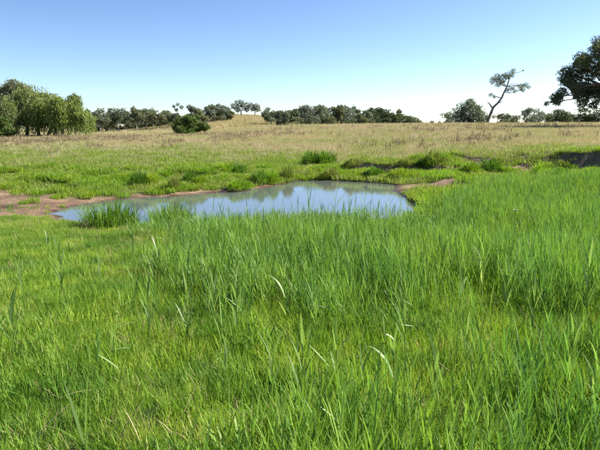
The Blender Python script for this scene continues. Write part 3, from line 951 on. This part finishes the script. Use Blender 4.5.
for i, (px, top) in enumerate([(289, 110), (304, 107.5), (314, 106), (332, 106), (341, 107), (358, 110)]):
    tree_px('back_gum_tree', px, top, 160, 17, M['gum_blue'] if i % 2 else M['gum'], f'{ORD[i]} gum from the left filling the gaps behind the row of crest gums', group='gums filling in behind the crest row', n=900, size=0.45, trunk_f=0.12, lobes=9)
for i, (px, top) in enumerate([(297, 116), (313, 117), (330, 116), (349, 118), (366, 117), (384, 118)]):
    tree_px('crest_bush', px, top, 122, 18, M['gum_dark'] if i % 2 else M['olive'], f'{ORD[i]} low bush from the left under the row of crest gums', 'bush', group='bushes under the crest gums', n=600, size=0.36, trunk_f=0.08, lobes=7, top=0.7)
tree_px('dark_bush', 408, 115.5, 118, 22, M['gum_dark'], 'dark low bush at the right end of the crest row', 'bush', n=1500, size=0.32, trunk_f=0.1, lobes=9, top=0.7)
tree_px('far_tree', 429, 120.5, 330, 9, M['gum_blue'], 'tiny far tree in the bright gap of the crest, left one', n=300, size=0.8, trunk_f=0.1)
tree_px('far_tree', 437, 120.8, 340, 7, M['gum_blue'], 'tiny far tree in the bright gap of the crest, right one', n=250, size=0.8, trunk_f=0.1)

# --- trees on the right of the crest
tree_px('pale_tree', 447, 111, 125, 16.2, M['gum_blue'], 'small pale sparse tree left of the round dark tree', n=500, size=0.36, trunk_f=0.2)
clumped_tree('round_dark_tree', [(466, 107, 7), (459, 111, 6), (473, 110, 6), (456, 117, 6), (466, 115, 9), (476, 116, 6), (461, 121, 7), (472, 121, 7), (480, 121, 4), (466, 103.5, 4)],
             100, 466, None, M['gum'], 3600, 0.30, 'dense round dark tree left of the leaning gum', depth=1.3)
clumped_tree('leaning_gum_tree', [(491, 79, 3.5), (497, 80.5, 4.5), (501, 77, 3.2), (489, 83, 3.2), (495, 86, 3), (488.5, 95.5, 2.2), (490.5, 97.5, 1.8), (503, 91, 2.8), (508, 92.5, 2.2), (513, 90, 2.6), (518.5, 87, 3.4), (522, 86, 2.4), (521, 89, 2),
                                  (505, 75, 1.6), (508, 72.5, 2.0), (514.5, 73.5, 1.0), (486, 81, 2.4), (493, 82.5, 3.0), (499, 77.5, 2.6), (516, 91.5, 2.4), (508, 89.5, 2.0), (505.5, 78, 2.0), (484, 118, 2.4), (489, 117, 1.8), (499, 84, 2.5)],
             98, 485, None, M['gum_blue'], 1500, 0.24, 'tall half-bare gum leaning right on the crest with tufted limbs', trunk_r=0.20, depth=1.1, bark='bark_grey',
             stem_path=[(484.5, 127), (485.5, 120), (488, 113), (490, 107.5), (493.5, 104), (497, 99), (499.5, 93), (502, 88), (504, 81), (506.5, 75)])
lean = [o for o in COL.objects if o.name == 'leaning_gum_tree'][0]
# its two dead limbs
br = np.array([((a - 300) / FPX * 98 - lean.location.x, 0.1, EYE + 98 * (123.5 - b) / FPX - lean.location.z) for a, b in [(489.5, 109), (487.5, 106.5), (485.5, 104), (483.5, 103)]])
br2 = np.array([((a - 300) / FPX * 98 - lean.location.x, -0.1, EYE + 98 * (123.5 - b) / FPX - lean.location.z) for a, b in [(493.5, 104), (496, 103), (498.5, 102)]])
link('dead_limb', trunk_mesh('dead_limb', [(br, np.array([0.15, 0.13, 0.09, 0.04])), (br2, np.array([0.09, 0.07, 0.03]))], M['bark_grey']), lean)
tree_px('crest_shrub', 501, 113, 112, 16.2, M['gum'], 'low bush just right of the leaning gum', 'bush', n=650, size=0.32, trunk_f=0.12)
tree_px('crest_shrub', 511, 115, 118, 12.5, M['gum_blue'], 'smaller pale bush second right of the leaning gum', 'bush', n=420, size=0.32, trunk_f=0.12)
tree_px('sparse_gum_tree', 523, 107, 112, 18.8, M['gum_blue'], 'sparse light gum right of the leaning gum, the left of two', n=620, size=0.32, trunk_f=0.25)
tree_px('sparse_gum_tree', 535, 108, 115, 20.0, M['gum_blue'], 'sparse light gum beside the large gum, the right of two', n=650, size=0.32, trunk_f=0.25)
tree_px('crest_shrub', 546, 113.5, 118, 13.8, M['gum'], 'small bush under the hanging left limb of the large gum', 'bush', n=420, size=0.32, trunk_f=0.12)
tree_px('crest_shrub', 560, 108.5, 105, 26.2, M['gum_dark'], 'dark rounded bush beneath the large gum, the left of two', 'bush', n=1300, size=0.30, trunk_f=0.1, lobes=9)
tree_px('crest_shrub', 583, 107, 100, 27.5, M['gum_dark'], 'dark rounded bush beneath the large gum, the right of two', 'bush', n=1300, size=0.30, trunk_f=0.1, lobes=9)
tree_px('crest_shrub', 610, 106, 98, 32.5, M['gum_dark'], 'dark bush behind the large gum trunk at the right edge', 'bush', n=1300, size=0.30, trunk_f=0.1, lobes=9)
big = [(598, 46, 8), (606, 44, 9), (590, 52, 7), (583, 57, 7), (576, 60, 6), (570, 66, 7), (565, 73, 6), (562, 80, 5), (578, 68, 8), (588, 64, 9), (598, 58, 10), (557, 84, 4.5), (551, 101, 4.6), (547, 103, 3.2), (555, 93, 4.5), (560, 97, 3.6),
       (556, 97, 4.5), (562, 91, 4.5), (548, 104, 2.4), (572, 77, 6), (584, 77, 8), (595, 72, 9), (606, 66, 11), (577, 97, 6.5), (574, 104, 5), (582, 91, 6), (590, 88, 7), (600, 84, 9), (588, 99, 6), (597, 98, 8), (606, 96, 9), (612, 80, 10),
       (618, 56, 10), (626, 66, 10), (630, 80, 10), (624, 95, 9), (640, 74, 9), (586, 106, 4), (580, 88, 7), (594, 92, 8), (605, 104, 8), (597, 108, 6), (571, 88, 4.5), (566, 97, 4), (569, 83, 4), (560, 87, 3.5)]
clumped_tree('large_gum_tree', big, 72, 601, None, M['gum_dark'], 24000, 0.26, 'large dark gum with hanging clumped foliage at the right edge', trunk_r=0.36, depth=2.6, aspect=0.38, droop=0.9)

# --- dried dock stalks along the crest and in the paddock
dock = [weed_mesh('dock', 5, 0.18, 0.55, 1.0, M['weed']) for _ in range(3)]
spots_d = [(478, 131, 1.0), (483, 132, 1.2), (488, 131, .9), (497, 127, 1.3), (503, 126, 1.1), (509, 127, 1.5), (515, 127, 1.2), (520, 126, 1.5), (528, 127, 1.0), (536, 128, 1.1), (468, 132, .9), (441, 127, 1.1), (553, 129, 1.2), (567, 129, 1.0), (578, 128, 1.2),
           (276, 133, 1.3), (280, 133, 1.0), (292, 132, 1.2), (297, 133, 1.0), (252, 150, 0.8)]
spots_d.sort()
for i, (px, py, s) in enumerate(spots_d):
    x, y = at_ground(px, py)
    e = empty('dock_stalks', (x, y, hz(x, y)), random.uniform(0, 6), s)
    tag(e, f'clump of brown dried dock stalks above the straw grass, {ORD[i]} from the left', 'weed', 'dried dock stalks standing in the paddock')
    link('seed_stalks', dock[i % 3], e)


# ------------------------------------------------------------------ grass tussocks round the pond
def tussock_mesh(name, mat, n=620):
    """a rounded mound of short blades about 1 m wide and 0.55 m tall"""
    g = Geo()
    a = U(0, 6.28, n); u = RNG.random(n) ** 0.7
    lump = 1 + 0.22 * np.sin(a * 3 + RNG.random() * 6) + 0.12 * np.sin(a * 5 + 1)
    r = 0.36 * np.sqrt(1 - u ** 2 * 0.98) * lump
    B = np.stack([r * np.sin(a), r * np.cos(a), 0.34 * u * lump - 0.03], 1)
    th = np.arccos(np.clip(u, 0, 1)) * 0.75 * U(0.5, 1.2, n)
    g.add(*blades(B, a + RNG.normal(0, 0.5, n), U(0.14, 0.34, n), th, U(0.2, 1.3, n), U(0.012, 0.026, n), 3, U(-0.8, 0.8, n)))
    m = n // 10
    g.add(*blades(disc(m, 0.3), U(0, 6.28, m), U(0.45, 0.75, m), np.abs(RNG.normal(0, 0.3, m)), U(0.2, 1.0, m), 0.012, 4, U(-0.6, 0.6, m), 1.0))
    return g.mesh(name, mat)


def rush_mesh(name, mat, n=1000):
    """an upright ragged clump about 1 m wide and 0.8 m tall with some dead stems"""
    g = Geo()
    B = disc(n, 0.46)
    r = np.hypot(B[:, 0], B[:, 1])
    az = np.arctan2(B[:, 0], B[:, 1]) + RNG.normal(0, 0.8, n)
    L = U(0.25, 0.85, n) * (1.12 - 0.7 * (r / 0.46) ** 2 * U(0.3, 1, n)) * (1 + 0.25 * np.sin(B[:, 0] * 9) * np.cos(B[:, 1] * 7))
    g.add(*blades(B, az, L, r * 0.35 + np.abs(RNG.normal(0, 0.10, n)), U(0.05, 0.8, n), U(0.008, 0.016, n), 4, U(-0.8, 0.8, n)))
    return g.mesh(name, mat)


M['rush'] = leaf_mat('rush_leaf', [(0.0, (0.07, 0.15, 0.02)), (0.5, (0.13, 0.25, 0.03)), (0.9, (0.24, 0.34, 0.06)), (1.0, (0.40, 0.33, 0.15))], trans=0.4)
TM = {k: [tussock_mesh('blades', M[m]) for _ in range(3)] for k, m in (('green', 'lush'), ('dark', 'tussock_dark'), ('brown', 'tussock_brown'))}
TM['near'] = [rush_mesh('blades', M['rush']) for _ in range(2)]
tus = [(111, 228, 50, 27, 'near', 'large upright green tussock in the shallows near the left end of the pond'),
       (171, 226, 38, 24, 'near', 'wide green tussock at the near water edge right of the large one'),
       (139, 187, 18, 9, 'dark', 'dark green tussock nearest the left on the far bank'),
       (151, 186, 14, 8, 'green', 'bright green tussock touching the dark one on the far bank'),
       (167, 179, 15, 6, 'green', 'low bright tussock set back from the far bank water edge'),
       (174, 191, 11, 9, 'brown', 'small brownish tussock on the muddy far water edge'),
       (191, 184, 16, 8, 'dark', 'dark topped tussock between the brownish tussock and the muddy patch'),
       (200, 186, 13, 6, 'green', 'small bright tussock right of the dark topped one'),
       (225, 173, 18, 6, 'green', 'broad low tussock set well back on the green bank'),
       (239, 177, 15, 8, 'dark', 'dark tussock standing behind the muddy patch on the far bank'),
       (236, 190, 16, 6, 'green', 'bright tussock at the water edge below the muddy patch'),
       (259, 184, 17, 8, 'dark', 'rounded dark tussock near the bend of the far shore'),
       (272, 184, 14, 8, 'green', 'bright tussock beside the rounded dark one at the bend of the shore'),
       (287, 181, 12, 9, 'brown', 'brownish tussock at the left corner of the far water edge'),
       (246, 189, 12, 5, 'green', 'lowest small tussock on the far water edge left of the bend'),
       (311, 166, 17, 9, 'dark', 'left half of the big dark green clump behind the pond'),
       (325, 166, 19, 9, 'dark', 'right half of the big dark green clump behind the pond'),
       (330, 178, 14, 6, 'brown', 'olive tussock at the middle of the far water edge'),
       (352, 168, 15, 5, 'brown', 'flat olive tussock right of the big dark green clump'),
       (405, 168, 14, 5, 'brown', 'flat olive tussock on top of the low bank step'),
       (433, 171, 22, 9, 'brown', 'grey olive mound of grass behind the mud spit'),
       (424, 171, 14, 6, 'dark', 'dark low tussock left of the grey olive mound'),
       (471, 173, 16, 7, 'green', 'green tussock right of the grey olive mound'),
       (490, 174, 22, 9, 'dark', 'dark tussock mass below the middle of the eroded bank'),
       (505, 175, 14, 6, 'green', 'bright tussock below the eroded bank beside the dark mass'),
       (541, 178, 20, 9, 'green', 'leafy bright tussock just behind the reeds on the right'),
       (560, 177, 15, 6, 'dark', 'dark tussock at the foot of the eroded bank right of the leafy one'),
       (374, 177, 18, 6, 'dark', 'dark tussock on the water edge left of the undercut bank'),
       (400, 178, 18, 6, 'green', 'bright tussock hanging over the undercut low bank')]
for i, (px, py, w, h, kind, lab) in enumerate(tus):
    x, y = at_ground(px, py)
    d = y
    W = w / FPX * d * (1.15 if kind == 'near' else 1.3); Hh = h / FPX * d * (1.4 if kind == 'near' else 2.9)
    e = empty('grass_tussock', (x, y, hz(x, y)), random.uniform(0, 6), (W, W, Hh))
    tag(e, lab, 'tussock', 'grass tussocks round the pond')
    link('blades', TM[kind][i % len(TM[kind])], e)


# ------------------------------------------------------------------ single reeds that stand out
def reed_kind(mat, H, nleaf, LL, lw, seed, pale=None, spread=0.45, curve=0.6):
    """meshes of one reed: [(part name, mesh)]; each leaf is a mesh of its own"""
    rng = np.random.default_rng(seed)
    parts = []
    lean = rng.uniform(0, 0.12); az = rng.uniform(0, 6.28)
    path = np.array([[math.sin(az) * lean * z * H, math.cos(az) * lean * z * H, z * H - 0.03] for z in np.linspace(0, 1, 5)])
    V, Qd = tube(path, np.linspace(0.0045, 0.002, 5), 5)
    parts.append(('stem', Geo().add(V, Qd, 0.4).mesh('stem', M[mat])))
    for k in range(nleaf):
        f = 0.3 + 0.7 * k / max(1, nleaf - 1)
        p = np.array([np.interp(f, np.linspace(0, 1, 5), path[:, j]) for j in range(3)])
        la = az + k * 2.6 + rng.uniform(-0.4, 0.4)
        m = M[pale] if pale and k == nleaf // 2 else M[mat]
        cu = curve * rng.uniform(0.2, 1.5) + (1.2 if pale and k == nleaf // 2 else 0)
        t0 = spread * rng.uniform(0.5, 1.2) * (1.15 - 0.75 * f)
        g = Geo().add(*blades(p[None], la, LL * rng.uniform(0.7, 1.2), t0, cu, lw * rng.uniform(0.8, 1.2), 6, rng.uniform(-0.4, 0.4), rng.random()))
        parts.append(('leaf', g.mesh('leaf', m)))
    return parts


def put_reed(parts, x, y, s, rz, label, group=None, name='reed', z=None, cat='reed'):
    e = empty(name, (x, y, max(hz(x, y), ZW - 0.25) if z is None else z), rz, s)
    tag(e, label, cat, group)
    for n, me in parts:
        link(n, me, e)
    return e


RK = [reed_kind('reed', 0.62 + 0.08 * (k % 3), 6, 0.30, 0.017, 100 + k) for k in range(4)]
RB = [reed_kind('blue', 0.48 + 0.06 * (k % 3), 7, 0.28, 0.019, 200 + k, pale='pale' if k == 1 else None, curve=0.4, spread=0.55) for k in range(4)]
# tall ones seen against the water
tips = [(193, 199), (203, 208), (212, 196), (221, 186), (229, 203), (238, 205), (247, 201), (256, 197), (265, 202), (274, 195), (283, 200), (291, 197), (299, 193), (306, 186), (313, 199), (321, 191), (329, 196),
        (335, 184), (343, 190), (350, 183), (357, 193), (364, 188), (371, 199), (378, 194), (386, 198), (393, 193), (401, 200), (409, 196), (417, 198), (425, 196), (434, 199), (447, 193)]
for i, (px, py) in enumerate(tips):
    d = RNG.uniform(11.8, 13.8)
    x = (px - 300) / FPX * d
    zt = EYE - d * (py - 123.5) / FPX * 1.0
    z = hz(x, d)
    s = max(0.4, (zt - z) / 0.92)
    put_reed(RK[i % 4], x, d, s, RNG.uniform(0, 6), f'tall green reed standing against the pond water, {ORD[i]} from the left', 'tall reeds standing against the pond')
# blue-green shoots dotted over the meadow and the reed bed
shoots = [(48, 262, 'lone blue-green reed below the muddy left end of the pond'), (62, 300, 'upright blue-green reed with one long blade left of the large tussock below the mud'),
          (57, 278, None), (135, 310, None), (187, 350, None), (213, 330, None), (238, 345, None), (222, 400, None), (288, 330, None), (270, 405, None), (318, 345, None), (338, 395, None), (366, 430, None), (405, 360, None), (430, 410, None), (455, 330, None),
          (466, 380, None), (505, 320, None), (531, 355, None), (548, 300, None), (566, 395, None), (586, 330, None), (590, 430, None), (157, 285, None), (98, 300, None), (258, 300, None), (350, 300, None), (395, 420, None), (300, 440, None), (170, 270, None),
          (205, 300, None), (28, 320, None), (440, 290, None), (520, 285, None), (480, 300, None), (570, 270, None), (372, 280, None), (320, 290, None), (150, 345, None), (18, 360, None)]
BANDS = [(0, 291, 'just short of the reed bed and pond'), (291, 346, 'across the middle of the meadow'), (346, 460, 'low in the foreground grass')]
shoots.sort(key=lambda q: q[0])
seen = [0, 0, 0]
for i, (px, py, lab) in enumerate(shoots):
    b = [k for k, (lo, hi, t) in enumerate(BANDS) if lo <= py < hi][0]
    if lab is None:
        lab = f'slender blue-green reed shoot {BANDS[b][2]}, {ORD[seen[b]]} from the left'
        seen[b] += 1
    x, y = at_ground(px, py, 30)
    put_reed(RB[i % 4], x, y, RNG.uniform(0.75, 1.15) * (1.0 if py < 380 else 0.8), RNG.uniform(0, 6), lab,
             'blue-green reed shoots dotted over the meadow')


def blade_thing(name, px, py, mat, L, w, t0, az, curve, label, cat, z_up=0.15, group=None, twist=0.2):
    """a reed whose one long leaf catches the eye, the leaf leaving its stem at z_up above the ground"""
    x, y = at_ground(px, py, 30)
    # the leaf stands above the ground, so step it back along the sight line
    k = 1 - z_up / (EYE - hz(x, y))
    x, y = x * k, y * k
    g = Geo().add(*blades(np.array([[0, 0, z_up]]), az, L, t0, curve + 0.25, w * 0.72, 9, twist, 0.5, 0.8, 0.3))
    if mat in ('straw', 'yellow'):
        o = link(name, g.mesh(name, M[mat]))
        o.location = (x, y, hz(x, y))
        return tag(o, label, cat, group)
    e = empty('reed', (x, y, hz(x, y)))
    tag(e, label, 'reed', group)
    link('leaf', g.mesh('leaf', M[mat]), e)
    top = z_up + 0.10
    lx = -0.25 * math.sin(az)
    V, Qd = tube(np.array([[lx * z_up, 0, -0.03], [lx * z_up * 0.4, 0.0, z_up * 0.5], [0, 0, z_up], [-lx * 0.06, 0, top]]), [0.004, 0.0035, 0.003, 0.002], 5)
    link('stem', Geo().add(V, Qd, 0.4).mesh('stem', M['reed']), e)
    for q in range(3):
        h = z_up * (0.45 + 0.27 * q) + 0.04
        link('leaf', Geo().add(*blades(np.array([[0, 0, h]]), az + 2.2 + 2.4 * q, 0.16 + 0.03 * q, 0.35 - 0.08 * q, 0.5, 0.012, 5, 0.3, 0.5)).mesh('leaf', M['reed']), e)
    return e


R90 = math.pi / 2
sword = []
for k, (az, t0, L) in enumerate([(5.2, 0.30, 0.42), (0.6, 0.06, 0.46), (1.6, 0.20, 0.36), (4.0, 0.5, 0.30), (2.6, 0.45, 0.3)]):
    sword.append(('leaf', Geo().add(*blades(np.zeros((1, 3)), az, L, t0, 0.15 if k < 3 else 0.7, 0.018, 6, 0.3 * (k - 1), 0.3 + 0.1 * k)).mesh('leaf', M['blue'])))
x, y = at_ground(86, 452, 30)
put_reed(sword, x, y, 1.0, 0.0, 'clump of broad sword-shaped leaves near the bottom left corner', name='sword_leaf_reed')
x, y = at_ground(560, 448, 30)
put_reed(sword, x, y, 0.8, 2.0, 'clump of broad sword-shaped leaves near the bottom right corner', name='sword_leaf_reed')

blade_thing('sky_sheen_leaf', 121, 308, 'pale', 0.16, 0.016, 1.05, 1.2, 0.3, 'reed with a pale leaf bent up and right, upper of three on the left meadow', 'leaf', 0.22)
blade_thing('sky_sheen_leaf', 118, 333, 'pale', 0.15, 0.015, 1.15, 1.3, 0.3, 'reed with a pale leaf bent right, middle of three on the left meadow', 'leaf', 0.2)
blade_thing('sky_sheen_leaf', 113, 355, 'pale', 0.13, 0.014, 1.35, 1.4, 0.2, 'reed with a pale level leaf, lowest of three on the left meadow', 'leaf', 0.2)
blade_thing('sky_sheen_leaf', 98, 360, 'pale', 0.17, 0.013, 2.1, 1.6, 0.1, 'reed with a pale leaf drooping to the right below the three on the left meadow', 'leaf', 0.28)
blade_thing('sky_sheen_leaf', 309, 350, 'pale', 0.23, 0.016, 2.35, 1.7, -0.1, 'reed with a long pale leaf sloping down to the right in the middle foreground', 'leaf', 0.34)
blade_thing('sky_sheen_leaf', 320, 419, 'pale', 0.14, 0.015, 2.2, 1.7, 0.0, 'reed with a short pale leaf sloping down to the right at the bottom middle', 'leaf', 0.25)
blade_thing('sky_sheen_leaf', 335, 302, 'pale', 0.2, 0.015, 2.45, 1.6, 0.0, 'reed with a pale leaf hanging steeply above the long pale one', 'leaf', 0.35)
blade_thing('sky_sheen_leaf', 226, 304, 'pale', 0.22, 0.014, 2.2, 1.6, 0.1, 'reed with a thin pale leaf hanging down right of the left reed shoots', 'leaf', 0.35)
blade_thing('sky_sheen_leaf', 474, 395, 'pale', 0.22, 0.012, 2.4, 1.7, 0.0, 'reed with a thin pale leaf sloping down on the lower right', 'leaf', 0.3)
blade_thing('sky_sheen_leaf', 548, 238, 'pale', 0.36, 0.02, 2.4, 1.7, 0.1, 'reed with a pale leaf sloping down in the reeds on the right', 'leaf', 0.6)
blade_thing('white_petal_sheen_leaf', 400, 328, 'white', 0.12, 0.014, 1.6, 1.55, 0.1, 'reed with a whitish level leaf above the grass on the middle right', 'leaf', 0.26)
blade_thing('white_petal_sheen_leaf', 402, 304, 'white', 0.13, 0.014, 2.0, 1.5, 0.1, 'reed with a white leaf tilting down to the right above the level white one', 'leaf', 0.32)
blade_thing('white_petal_sheen_leaf', 312, 309, 'white', 0.13, 0.014, 1.65, 1.55, 0.2, 'reed with a whitish level leaf above the grass in the upper middle', 'leaf', 0.3)
blade_thing('white_petal_sheen_leaf', 385, 339, 'white', 0.12, 0.018, 1.9, 1.5, 1.3, 'reed with a curled white leaf hooking downward right of the middle', 'leaf', 0.28, twist=0.7)
blade_thing('yellow_leaf', 516, 413, 'yellow', 0.055, 0.014, 1.5, 1.6, 0.6, 'small bright yellow leaf in the grass at the lower right', 'leaf', 0.12)
for px, py, az, L, t0, lab in [(30, 448, 0.9, 0.34, 0.75, 'straw stalk slanting up to the right at the bottom left corner'), (115, 449, 0.7, 0.30, 0.6, 'straw stalk slanting up beside the sword leaves at the bottom left'),
                               (55, 400, 1.4, 0.25, 1.2, 'low straw stalk lying left of the sword leaves'), (10, 350, 1.3, 0.22, 1.0, 'bent straw stalk at the left edge of the meadow'),
                               (142, 448, 5.4, 0.25, 0.55, 'straw stalk slanting up to the left beside the two others at the bottom')]:
    blade_thing('straw_stalk', px, py, 'straw', L, 0.008, t0, az, 0.3, lab, 'stalk', 0.06)

# the little white flower head in the reeds on the right
x, y = at_ground(515, 218, 40)
k = 0.62
zf = 0.78
x, y = x * (1 - zf / (EYE - hz(x, y))), y * (1 - zf / (EYE - hz(x, y)))
e = empty('white_flower', (x, y, hz(x, y)))
tag(e, 'small white flower head among the reeds on the right', 'flower')
V, Qd = tube(np.array([[0, 0, -0.05], [0.01, 0, 0.3], [0, 0, zf]]), [0.005, 0.004, 0.003], 5)
link('stem', Geo().add(V, Qd, 0.4).mesh('stem', M['reed']), e)
n = 22
g = Geo().add(*blades(np.tile([[0, 0, zf]], (n, 1)), np.arange(n) * 2.4, U(0.04, 0.06, n), U(0.5, 1.5, n), 0.4, 0.022, 3, 0.0))
link('petals', g.mesh('petals', M['white']), e)
